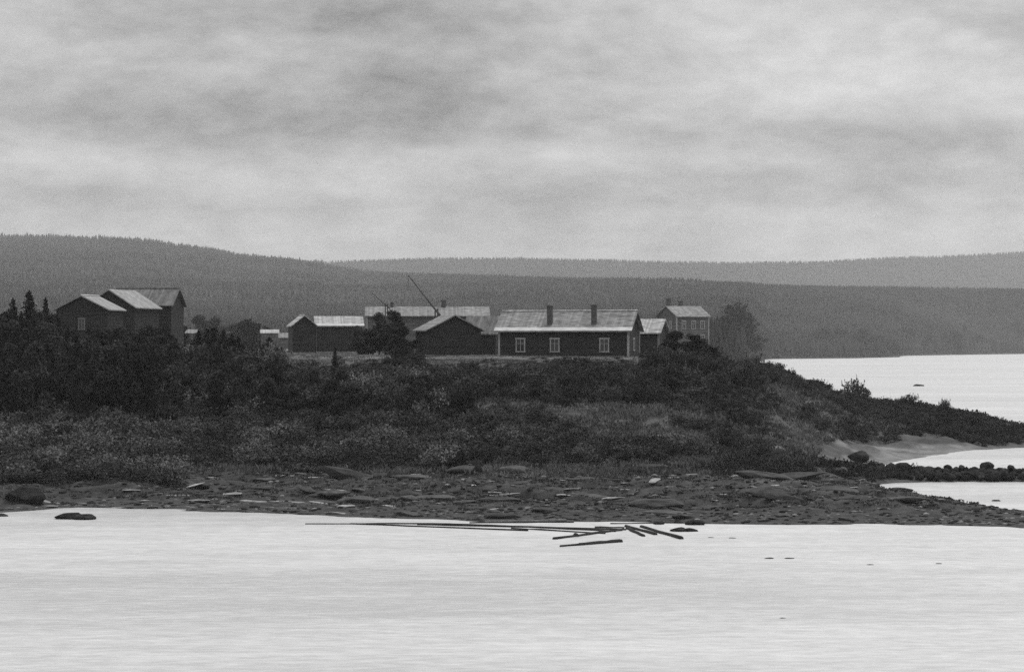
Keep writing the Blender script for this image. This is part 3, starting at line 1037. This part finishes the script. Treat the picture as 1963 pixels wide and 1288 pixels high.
# bushes over the bank: the largest as plants of their own, the rest as one mass of thicket
cand, want = [], []
G = {'bush': ('bush', 'grey green bush in the thicket covering the bank', 'bushes on the bank'),
     'dark_bush': ('bush', 'dark dense bush in the thicket covering the bank', 'dark bushes on the bank'),
     'willow': ('willow_bush', 'pale feathery willow bush low on the bank', 'willow bushes on the bank'),
     'low_shrub': ('low_shrub', 'low dark shrub hugging the ground of the point', 'low shrubs on the point')}
for i in range(16000):
    u = random.uniform(-70, 2060)
    d = random.uniform(176, 312)
    z = float(base_z(np.array(u), np.array(d)))
    if z < 0.4:
        continue
    py = HY + (CAMZ - z) * F / d
    nz = float(fbm(np.array(wx(u, d) * 0.09 + 3), np.array(d * 0.09), 3))
    kind, p, h = None, 0, 1
    if d < 262 and u < 900 and 686 < py < (930 if u < 330 else 900):
        p = 1.0
        pale = min(0.55, max(0.08, (py - 770) / 130)) + (nz - 0.5) * 1.3
        kind = 'willow' if random.random() < pale else ('dark_bush' if random.random() < 0.72 else 'bush')
        h = random.uniform(1.6, 3.4) if py < 800 else random.uniform(0.9, 2.2)
    elif d < 264 and 900 <= u < 1460 and 684 < py < 888:
        if py < 775 - max(0, 1060 - u) * 0.1:
            p = 1.0
            kind = 'dark_bush' if random.random() < 0.85 else 'bush'
            h = random.uniform(1.4, 2.8)
        else:
            p = 0.08 + (nz - 0.5) * 3.0 + (0.35 if u < 1060 else 0)
            kind = random.choice(['bush', 'dark_bush', 'dark_bush', 'willow'])
            h = random.uniform(0.9, 2.0)
    elif 1460 <= u < 1720 and d < 306 and py < 850:
        p = 0.04 + (nz - 0.5) * 2.6 if py > 733 + (u - 1460) * 0.13 else 0.95
        kind = 'dark_bush' if random.random() < 0.7 else 'bush'
        h = random.uniform(0.6, 1.5)
    elif 1720 <= u and (270 if u < 1840 else 266) < d:
        p = 0.55 + (nz - 0.5) * 2.0 if py > 812 and u < 1840 else 1.0
        kind = 'low_shrub' if random.random() < 0.6 else 'dark_bush'
        h = random.uniform(0.6, 1.4)
    elif 1340 < u < 1772 and (189 if u < 1560 else 197.5) < d < (207 if u < 1560 else 212):
        p = 1.0
        kind = 'low_shrub'
        h = random.uniform(0.5, 0.95)
    if kind is None or random.random() > p:
        continue
    lim = wz(float(np.interp(u, *zip(*SIL))) + random.gauss(0, 7), d) - z
    h = min(h, lim) * 0.88
    if h < 0.4:
        continue
    x = wx(u, d)
    sp = max(0.7, 0.58 * h)
    if any((x - a) ** 2 + (d - b) ** 2 < max(sp, c) ** 2 for a, b, c in cand):
        continue
    cand.append((x, d, sp))
    wide = min(2.2, max(0.9, 2.3 / max(h, 0.8))) if kind != 'low_shrub' else 1.25
    want.append((h * h * wide / d * (0.6 if kind == 'willow' else 1), kind, u, d, h, wide))
want.sort(reverse=True)
quota = {'bush': 130, 'dark_bush': 130, 'willow': 150, 'low_shrub': 130}
rest = []
for (_, kind, u, d, h, wide) in want:
    if quota[kind] > 0:
        quota[kind] -= 1
        nm, lab, gr = G[kind]
        plant(kind, u, d, h, nm, lab, 'shrub' if kind == 'low_shrub' else 'bush', gr, wide=wide)
    else:
        rest.append((kind, u, d, h, wide))
print('bushes', len(want), 'in the mass', len(rest))
for dark in (True, False):
    tv = []
    for (kind, u, d, h, wide) in rest:
        if (kind in ('dark_bush', 'low_shrub')) != dark:
            continue
        root, ph = PROTO[(kind, random.choice([k for (q, k) in PROTO if q == kind]))]
        pm = root.children[0].data if root.children[0].name.startswith('foliage') else root.children[1].data
        co = np.empty(len(pm.vertices) * 3, dtype=np.float32)
        pm.vertices.foreach_get('co', co)
        co = co.reshape(-1, 3)
        if len(co) > 3200:
            co = co[:3200]
        s_ = h / ph
        an = random.uniform(0, 6.28)
        rm = np.array([[math.cos(an), -math.sin(an)], [math.sin(an), math.cos(an)]])
        v = np.empty_like(co)
        v[:, :2] = co[:, :2] @ rm.T * s_ * wide + np.array([wx(u, d), d])
        v[:, 2] = co[:, 2] * s_ + float(ground_z(np.array(float(u)), np.array(float(d)))) - 0.06
        tv.append(v)
    if tv:
        tv = np.concatenate(tv)
        tag(obj('thicket', mesh_from('thicket', tv, np.arange(len(tv)).reshape(-1, 4)), M['leaf_dark'] if dark else M['thicket']),
            'dark mass of scrub filling the gaps between the bushes' if dark else 'tangled mass of paler scrub filling the bank', 'thicket', kind='stuff')
# shrubs that stand out against the water
for (kind, u, d, ty, wf, lab) in (
    ('bush', 1634, 300, 722, 0.75, 'tall ragged bush sticking up against the far water'),
    ('bush', 1655, 300, 734, 0.8, 'ragged bush leaning beside the tallest bush of the point'),
    ('bush', 1812, 300, 762, 0.8, 'small bush standing above the beach on the crest of the point'),
    ('dark_bush', 1908, 300, 797, 1.5, 'rounded bush near the outer end of the point'),
    ('dark_bush', 1740, 300, 752, 1.5, 'low rounded bush on the crest above the sandy beach'),
    ('dark_bush', 771, 246, 658, 1.3, 'dark bush rising before the foot of the round tree'),
    ('dark_bush', 1452, 262, 690, 1.2, 'dark bush at the brow where the point begins'),
    ('dark_bush', 1515, 285, 704, 0.9, 'small dark bush against the near corner of the far water'),
):
    plant(kind, u, d, top_h(u, d, ty), 'bush', lab, 'bush', wide=wf)


# ground cover (nobody could count it)
def tufts(name, label, cat, n, ulo, uhi, dlo, dhi, ok, h0, h1, mat, blades, seed, width=0.05, spread=0.25):
    rg = np.random.default_rng(seed)
    u = rg.uniform(ulo, uhi, n)
    d = rg.uniform(dlo, dhi, n)
    z = ground_z(u, d)
    keep = ok(u, d, z, rg)
    u, d, z = u[keep], d[keep], z[keep]
    n = len(u)
    x = wx(u, d)
    hh = rg.uniform(h0, h1, n) * (0.6 + 0.8 * fbm(x * 0.2, d * 0.2, 3))
    if name == 'undergrowth':
        hh = hh * np.clip((10.9 - z) / 2.5, 0.12, 1)
    B = np.repeat(np.stack([x, d, z - 0.05], 1), blades, 0)
    H = np.repeat(hh, blades)
    m = len(B)
    B[:, :2] += rg.normal(0, spread, (m, 2)) * 0.6
    tip = B + np.stack([rg.normal(0, 0.35, m) * H, rg.normal(0, 0.35, m) * H, H * rg.uniform(0.6, 1.1, m)], 1)
    a = rg.random(m) * 6.28
    w = np.stack([np.cos(a), np.sin(a), np.zeros(m)], 1) * (width * rg.uniform(0.6, 1.4, m))[:, None]
    mid = (B + tip) / 2 + np.array([0, 0, 0.06])
    v = np.stack([B - w * 0.6, mid - w, tip, mid + w], 1).reshape(-1, 3)
    f = np.arange(m * 4).reshape(m, 4)
    return tag(obj(name, mesh_from(name, v, f), mat), label, cat, kind='stuff')


tufts('undergrowth', 'weeds and low scrub covering the slope of the bank', 'undergrowth', 36000, -120, 2080, 183, 308,
      lambda u, d, z, rg: (z > 1.35) & (z < 10.4) & ~((u > 1570) & (u < 1880) & (z < 1.9)), 0.16, 0.62, M['weeds'], 13, 3, 0.065, 0.5)
tufts('grass', 'pale short grass along the edge of the village terrace', 'grass', 14000, -120, 1420, 247, 400,
      lambda u, d, z, rg: (z > 10.0), 0.06, 0.2, M['grass'], 8, 4, 0.06, 0.4)
tufts('shore_grass', 'dark tussocks of grass between the shore stones', 'grass', 16000, -120, 2080, 160, 200,
      lambda u, d, z, rg: (z > 0.45) & (rg.random(len(u)) < 0.9) & (fbm(wx(u, d) * 0.3, d * 0.5, 3) > 0.43), 0.06, 0.24, M['shore_weeds'], 8, 5, 0.05, 0.35)

# ------------------------------------------------------------------ rocks
def rock_mesh(seed, sub=3, amp=0.28):
    bm = bmesh.new()
    bmesh.ops.create_icosphere(bm, subdivisions=sub, radius=1.0)
    rg = np.random.default_rng(seed)
    ph = rg.uniform(0, 6.28, (8, 3))
    fr = rg.normal(0, 1.6, (8, 3))
    planes = rg.normal(size=(13, 3))
    planes /= np.linalg.norm(planes, axis=1)[:, None]
    off = rg.uniform(0.62, 0.98, 13)
    for v in bm.verts:
        p = np.array(v.co)
        s = 1 + amp * sum(math.sin(fr[k] @ p * (1 + k * 0.35) + ph[k, 0]) / (2 + k) for k in range(8)) * 0.6
        q = p * s
        for pl, o in zip(planes, off):          # flattened facets
            e = q @ pl - o
            if e > 0:
                q = q - pl * e * 0.92
        v.co = q
    me = bpy.data.meshes.new('boulder')
    bm.to_mesh(me)
    bm.free()
    return me


ROCKS = {}


def rock(u, d, sx, sy, sz, mat, name, label, cat='boulder', group=None, z=None, seed=None, sink=0.35, rz=None, tilt=0.0):
    k = (seed if seed is not None else random.randrange(9), mat)
    if k not in ROCKS:
        me = rock_mesh(300 + k[0])
        me.materials.append(M[mat])
        ROCKS[k] = me
    zz = float(ground_z(np.array(float(u)), np.array(float(d)))) if z is None else z
    o = obj(name, ROCKS[k], None, None, (wx(u, d), d, zz + sz * (1 - 2 * sink)))
    o.scale = (sx, sy, sz)
    o.rotation_euler = (random.gauss(0, 0.06), tilt, random.uniform(0, 6.28) if rz is None else rz)
    return tag(o, label, cat, group)


# singled-out rocks: u, row of the foot, half sizes (m), material, label
for (u, py, z, sx, sy, sz, mt, sink, rz, lab) in (
    (47, 970, 0.1, 1.4, 1.2, 1.05, 'rock_dark', 0.22, 0.0, 'large rounded boulder at the water edge, leftmost on the shore'),
    (132, 994, 0.0, 0.95, 0.7, 0.42, 'rock_dark', 0.4, 0.1, 'dark humped boulder lying in the water below the left shore'),
    (165, 995, 0.0, 0.80, 0.65, 0.34, 'rock_dark', 0.4, 0.3, 'lower right hump of the dark boulder pair in the water'),
    (2, 989, 0.0, 0.50, 0.4, 0.18, 'rock_dark', 0.4, 0.0, 'small dark rock in the water, cut by the left edge'),
    (594, 900, 1.45, 0.80, 0.6, 0.30, 'rock_pale', 0.4, 0.0, 'pale flat stone alone at the foot of the bushes'),
    (890, 905, 1.5, 1.7, 1.0, 0.50, 'rock', 0.4, 0.2, 'big light topped boulder at the centre of the upper shore'),
    (915, 908, 1.4, 0.45, 0.45, 0.65, 'rock_dark', 0.35, 0.0, 'dark upright stone in front of the big light topped boulder'),
    (985, 906, 1.45, 1.7, 1.0, 0.55, 'rock', 0.4, -0.15, 'long sloping rock right of the dark upright stone'),
    (1040, 912, 1.3, 1.3, 0.8, 0.4, 'rock', 0.4, -0.25, 'low end of the sloping rock ridge on the upper shore'),
    (1188, 922, 1.1, 1.0, 0.7, 0.42, 'rock', 0.4, 0.0, 'rounded rock under a painted lit top on the upper shore'),
    (1480, 950, 0.9, 1.9, 1.2, 0.65, 'rock', 0.4, 0.25, 'broad whaleback rock on the near spit'),
    (1590, 948, 0.95, 2.4, 1.5, 0.55, 'rock', 0.4, 0.0, 'wide dark rounded rock beside the whaleback rock'),
    (1690, 953, 0.5, 2.3, 1.3, 0.65, 'rock_dark', 0.4, -0.1, 'smooth dark hump of rock closing the inner bay'),
    (1440, 922, 1.1, 1.6, 0.9, 0.40, 'rock', 0.4, 0.1, 'flat streaked rock above the whaleback rock'),
    (640, 948, 0.7, 1.2, 0.8, 0.38, 'rock', 0.4, 0.0, 'oval pale rimmed rock in the middle of the left shore'),
    (380, 934, 0.95, 0.95, 0.6, 0.35, 'rock', 0.4, 0.35, 'slanting flat rock on the left shore'),
    (1645, 882, 0.55, 1.15, 0.9, 0.72, 'rock_dark', 0.30, 0.05, 'blocky dark boulder alone at the end of the sandy beach'),
    (1300, 1018, 0.0, 0.60, 0.4, 0.24, 'rock_dark', 0.4, 0.0, 'dark blocky rock in the water right of the logs'),
    (1323, 1018, 0.0, 0.48, 0.4, 0.22, 'rock_dark', 0.4, 0.4, 'dark pointed rock touching the blocky rock in the water'),
    (1332, 1004, 0.05, 0.75, 0.4, 0.25, 'rock_dark', 0.4, 0.0, 'dark rock at the shore line above the rocks in the water'),
    (1910, 960, 0.0, 0.35, 0.25, 0.10, 'rock_dark', 0.4, 0.0, 'flat dark stone awash in the inner bay'),
    (1760, 740, 0.0, 1.6, 1.0, 0.55, 'rock_dark', 0.4, 0.0, 'tiny dark skerry far out on the upper river'),
    (1262, 1003, 0.05, 0.4, 0.3, 0.14, 'rock_dark', 0.4, 0.0, 'small dark rock at the shore above the log ends'),
):
    rock(u, dw(py, z), sx, sy, sz, mt, 'boulder', lab, z=z, sink=sink, rz=rz)
for (u, py, z, sx, sz, rz, ti, lab) in (  # thin pale slivers painting in the lit edges and tops of the rocks
    (880, 893, 1.75, 1.1, 0.14, 0.0, -0.10, 'painted lit edge along the crest of the big light topped boulder'),
    (940, 889, 1.80, 0.9, 0.10, 0.0, 0.06, 'narrow painted lit edge right of the dark upright stone'),
    (1010, 900, 1.65, 1.3, 0.13, 0.0, 0.22, 'long painted lit edge slanting down along the sloping rock'),
    (1055, 912, 1.35, 1.0, 0.10, 0.0, 0.12, 'lower end of the slanting painted lit edge'),
    (1188, 910, 1.45, 0.85, 0.13, 0.0, 0.04, 'painted lit top of the rounded rock on the upper shore'),
    (1262, 925, 1.25, 0.7, 0.07, 0.0, 0.0, 'thin painted lit streak right of the rounded rock'),
    (1420, 912, 1.3, 1.1, 0.12, 0.0, -0.10, 'painted lit rim of the flat streaked rock'),
    (1465, 935, 1.35, 1.2, 0.12, 0.0, -0.16, 'painted lit edge climbing over the whaleback rock'),
    (1505, 950, 1.0, 0.7, 0.07, 0.0, 0.0, 'thin painted lit streak below the whaleback rock'),
    (1690, 960, 0.8, 0.7, 0.07, 0.0, 0.0, 'thin painted lit streak on the near spit'),
    (375, 930, 1.15, 0.75, 0.09, 0.0, -0.25, 'painted lit top of the slanting rock on the left shore'),
    (455, 898, 1.5, 0.7, 0.08, 0.0, 0.0, 'thin painted lit stone top at the upper edge of the left shore'),
    (640, 940, 0.95, 1.0, 0.09, 0.0, 0.05, 'painted lit rim of the oval rock on the left shore'),
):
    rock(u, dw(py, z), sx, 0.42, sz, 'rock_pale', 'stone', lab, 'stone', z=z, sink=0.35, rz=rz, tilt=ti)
for (u, py, s, lab) in ((1474, 1070, 0.17, 'dark wet stone awash in the river, left of a pair'), (1512, 1070, 0.17, 'dark wet stone awash in the river, right of a pair'),
                        (1362, 1030, 0.12, 'small stone breaking the water right of the log ends'), (1403, 1031, 0.14, 'flat little stone barely above the water'),
                        (1800, 1080, 0.11, 'low stone awash far right in the river'), (1668, 1082, 0.11, 'faint stone awash below the spit'), (1500, 1184, 0.08, 'tiny stone in the wide near water')):
    rock(u, dw(py), s * 1.7, s, s * 0.32, 'rock_dark', 'stone', lab, 'stone', z=0.0, sink=0.45, rz=0.0)

# the boulder breakwater
bw = []
for i in range(900):
    u = random.uniform(1680, 2080)
    d = random.uniform(201.5, 208.0)
    x = wx(u, d)
    s = random.uniform(0.24, 0.52)
    if any((x - a) ** 2 + (d - b) ** 2 < ((s + c) * 0.66) ** 2 for a, b, c in bw):
        continue
    bw.append((x, d, s))
    ridge = 1 - abs(d - 205) / 4.5
    rock(u, d, s * random.uniform(0.9, 1.4), s * 0.9, s * random.uniform(0.7, 1.1), 'rock_dark', 'boulder', 'dark boulder packed into the breakwater between the two bays', 'boulder',
         'boulders of the breakwater', z=0.10 + 0.50 * ridge + 0.25 * max(0, 1 - (u - 1690) / 60), sink=0.25)
for i in range(9):
    u = 1700 + i * 34 + random.uniform(-15, 15)
    s = random.choice([0.22, 0.28, 0.34, 0.50])
    rock(u, 205 + random.uniform(-.8, .8), s * random.uniform(0.9, 1.5), s * 0.9, s * 0.85, 'rock_dark', 'boulder', 'dark boulder lying on top of the breakwater', 'boulder', 'boulders on top of the breakwater', z=0.9, sink=0.2)

# stones scattered over the shore: dark ones, and dry pale ones that also paint in lit slab tops
nr = []
kd = kp = 0
for i in range(5000):
    u, d = random.uniform(-40, 2010), random.uniform(152, 199)
    z = float(ground_z(np.array(u), np.array(d)))
    lo = float(base_z(np.array(u), np.array(d)))
    if lo < 0.1 or lo > 1.75:
        continue
    if u > 1740 or (u < 350 and random.random() < 0.6):
        continue
    x = wx(u, d)
    s = random.choice([0.2, 0.25, 0.3, 0.4, 0.5, 0.7, 0.9]) * random.uniform(0.8, 1.2)
    if any((x - a) ** 2 + (d - b) ** 2 < ((s + c) * 0.85) ** 2 for a, b, c in nr):
        continue
    nz = float(fbm(np.array(x * 0.12), np.array(d * 0.3), 3))
    pale = random.random() < (nz - 0.36) * 2.2 * (1.0 if d > 164 else 0.35) * (0.45 if u > 1500 else 1)
    if (pale and kp >= 130) or (not pale and kd >= 120):
        continue
    nr.append((x, d, s))
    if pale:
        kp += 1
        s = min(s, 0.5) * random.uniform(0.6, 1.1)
        rock(u, d, s * random.uniform(1.2, 2.4), s * 0.8, s * random.uniform(0.12, 0.24), 'rock_pale', 'stone', 'pale dry flat stone with a painted lit top on the stony shore', 'stone', 'pale stones on the shore', z=z, sink=0.42, rz=random.gauss(0, 0.3), tilt=random.gauss(0, 0.08))
    else:
        kd += 1
        s *= 1.35 if d > 162 else 1.0
        rock(u, d, s * random.uniform(1.1, 2.1), s * 0.9, s * random.uniform(0.22, 0.42), 'rock', 'boulder', 'dark flat boulder on the stony shore', 'boulder', 'boulders on the stony shore', z=z, sink=0.42, rz=random.gauss(0, 0.4), tilt=random.gauss(0, 0.1))

# wash of small pale pebbles along the left water line, and cobbles over the shore
def pebbles(name, label, pts, mat, r0, r1, seed):
    rg = np.random.default_rng(seed)
    bm = bmesh.new()
    bmesh.ops.create_icosphere(bm, subdivisions=1, radius=1.0)
    base = np.array([v.co for v in bm.verts])
    tri = np.array([[v.index for v in f.verts] for f in bm.faces])
    bm.free()
    n = len(pts)
    s = rg.uniform(r0, r1, (n, 1, 1))
    v = base[None] * (1 + rg.normal(0, 0.12, (n, len(base), 1))) * s * np.array([1.3, 0.9, 0.5]) * rg.uniform(0.7, 1.3, (n, 1, 3)) + np.asarray(pts)[:, None, :]
    f = tri[None] + (np.arange(n) * len(base))[:, None, None]
    return tag(obj(name, mesh_from(name, v.reshape(-1, 3), f.reshape(-1, 3), False), mat), label, 'pebbles', kind='stuff')


rg = np.random.default_rng(8)
pp = []
for u in np.arange(70, 780, 4.5):
    if rg.random() < 0.75 and fbm(np.array(u / 30.0), np.array(2.0), 2) > 0.4:
        dd = np.arange(153, 175, 0.2)
        zz = ground_z(np.full_like(dd, u), dd)
        i = int(np.argmax(zz > 0.10))
        pp.append((wx(u, dd[i]), dd[i], zz[i]))
pebbles('pebbles', 'line of small pale pebbles along the left water edge', pp, M['rock_pale'], 0.04, 0.10, 9)
u = rg.uniform(-60, 2040, 9500)
d = rg.uniform(151, 198, 9500)
z = ground_z(u, d)
k = (z > 0.03) & (z < 2.0)
pebbles('cobbles', 'dark cobbles strewn all over the shore', np.stack([wx(u, d), d, z], 1)[k], M['cobble'], 0.06, 0.22, 10)

# ------------------------------------------------------------------ logs
def log(u0, y0, u1, y1, r0, r1, label, mat='wet_log', z=0.03, group=None, knot=False, z1=None):
    d0, d1 = dw(y0, z), dw(y1, z if z1 is None else z1)
    p0 = Vector((wx(u0, d0), d0, z))
    p1 = Vector((wx(u1, d1), d1, z if z1 is None else z1))
    n = 7
    pts, rad = [], []
    for i in range(n):
        t = i / (n - 1)
        p = p0.lerp(p1, t)
        if 0 < i < n - 1:
            p = p + Vector((random.gauss(0, 0.04), random.gauss(0, 0.07), random.gauss(0, 0.012)))
        pts.append(p - p0)
        rad.append((r0 * (1 - t) + r1 * t) * random.uniform(0.93, 1.07))
    mb = MB().tube(pts, rad, 10, jit=0.05)
    if knot:
        k = p0.lerp(p1, 0.3) - p0
        mb.tube([k - (p1 - p0).normalized() * 0.22, k, k + (p1 - p0).normalized() * 0.22], [r0 * 0.9, r0 * 1.9, r0 * 0.9], 9, jit=0.1)
    o = mb.build('log', M[mat], None, True)
    o.location = p0
    return tag(o, label, 'log', group)


GL = 'floating logs along the shore'
for a in (
    (585, 1003.5, 865, 1003.5, 0.035, 0.05, 'thin pole floating farthest left, its tip alone on the water'),
    (672, 1003.5, 1012, 1016.5, 0.06, 0.075, 'long dark log slanting down from the thin pole'),
    (800, 1005, 1010, 1010, 0.05, 0.06, 'long pole lying just above the slanting dark log'),
    (860, 1004, 1100, 1012, 0.06, 0.06, 'long pole in the middle of the floating bundle'),
    (930, 1006, 1180, 1018, 0.055, 0.06, 'lower long pole of the bundle ending near the crossing logs'),
    (980, 1012, 1160, 1022, 0.05, 0.06, 'lowest slender pole of the bundle'),
    (1000, 1009, 1200, 1015, 0.05, 0.07, 'upper slender pole of the bundle reaching the crossing logs'),
    (900, 1001.5, 1100, 1000.5, 0.05, 0.05, 'dark pole drawn up along the water edge'),
):
    log(*a[:6], a[6], group=GL)
log(1062, 1032.5, 1196, 1014.5, 0.12, 0.09, 'thick log with a swollen knot, upper of the two in front', knot=True, group=GL)
log(1085, 1028.5, 1192, 1016, 0.06, 0.06, 'thin log lying against the thick knotty log', group=GL)
log(1074, 1046.5, 1191, 1037.5, 0.07, 0.15, 'thick tapering log lying apart nearest the camera', group=GL)
log(1110, 1041.5, 1188, 1034.8, 0.05, 0.08, 'thin log pressed against the thick tapering log', group=GL)
log(1202, 1012.5, 1234, 1027, 0.12, 0.11, 'short stout log leftmost in the right heap', group=GL)
log(1200, 1008.5, 1257, 1024, 0.12, 0.12, 'middle stout log of the right heap', group=GL)
log(1229, 1009, 1306, 1032, 0.11, 0.15, 'longest stout log of the right heap, pointing to the water', group=GL)
log(1140, 1010, 1196, 1011, 0.06, 0.06, 'short pole behind the crossing logs', group=GL)
log(1170, 1003, 1290, 1001.5, 0.05, 0.05, 'pole stranded at the water line above the right heap', group=GL)
log(930, 999, 1085, 995.5, 0.06, 0.05, 'grey driftwood pole lying on the stones', 'dry_log', z=0.30, group=GL)

# ------------------------------------------------------------------ haze
hz = MB().box(-7600, 7600, -300, 9700, -4.0, 470.0)
m = bpy.data.materials.new('haze')
m.use_nodes = True
t = NT(m.node_tree)
pv = t.n('ShaderNodeVolumePrincipled', inp={'Color': g3(0.92), 'Density': 6.9e-5, 'Anisotropy': 0.3})
t.n('ShaderNodeOutputMaterial', inp={1: pv.outputs[0]})
tag(hz.build('haze', m), 'thin pale haze filling the river valley', 'haze', kind='stuff')
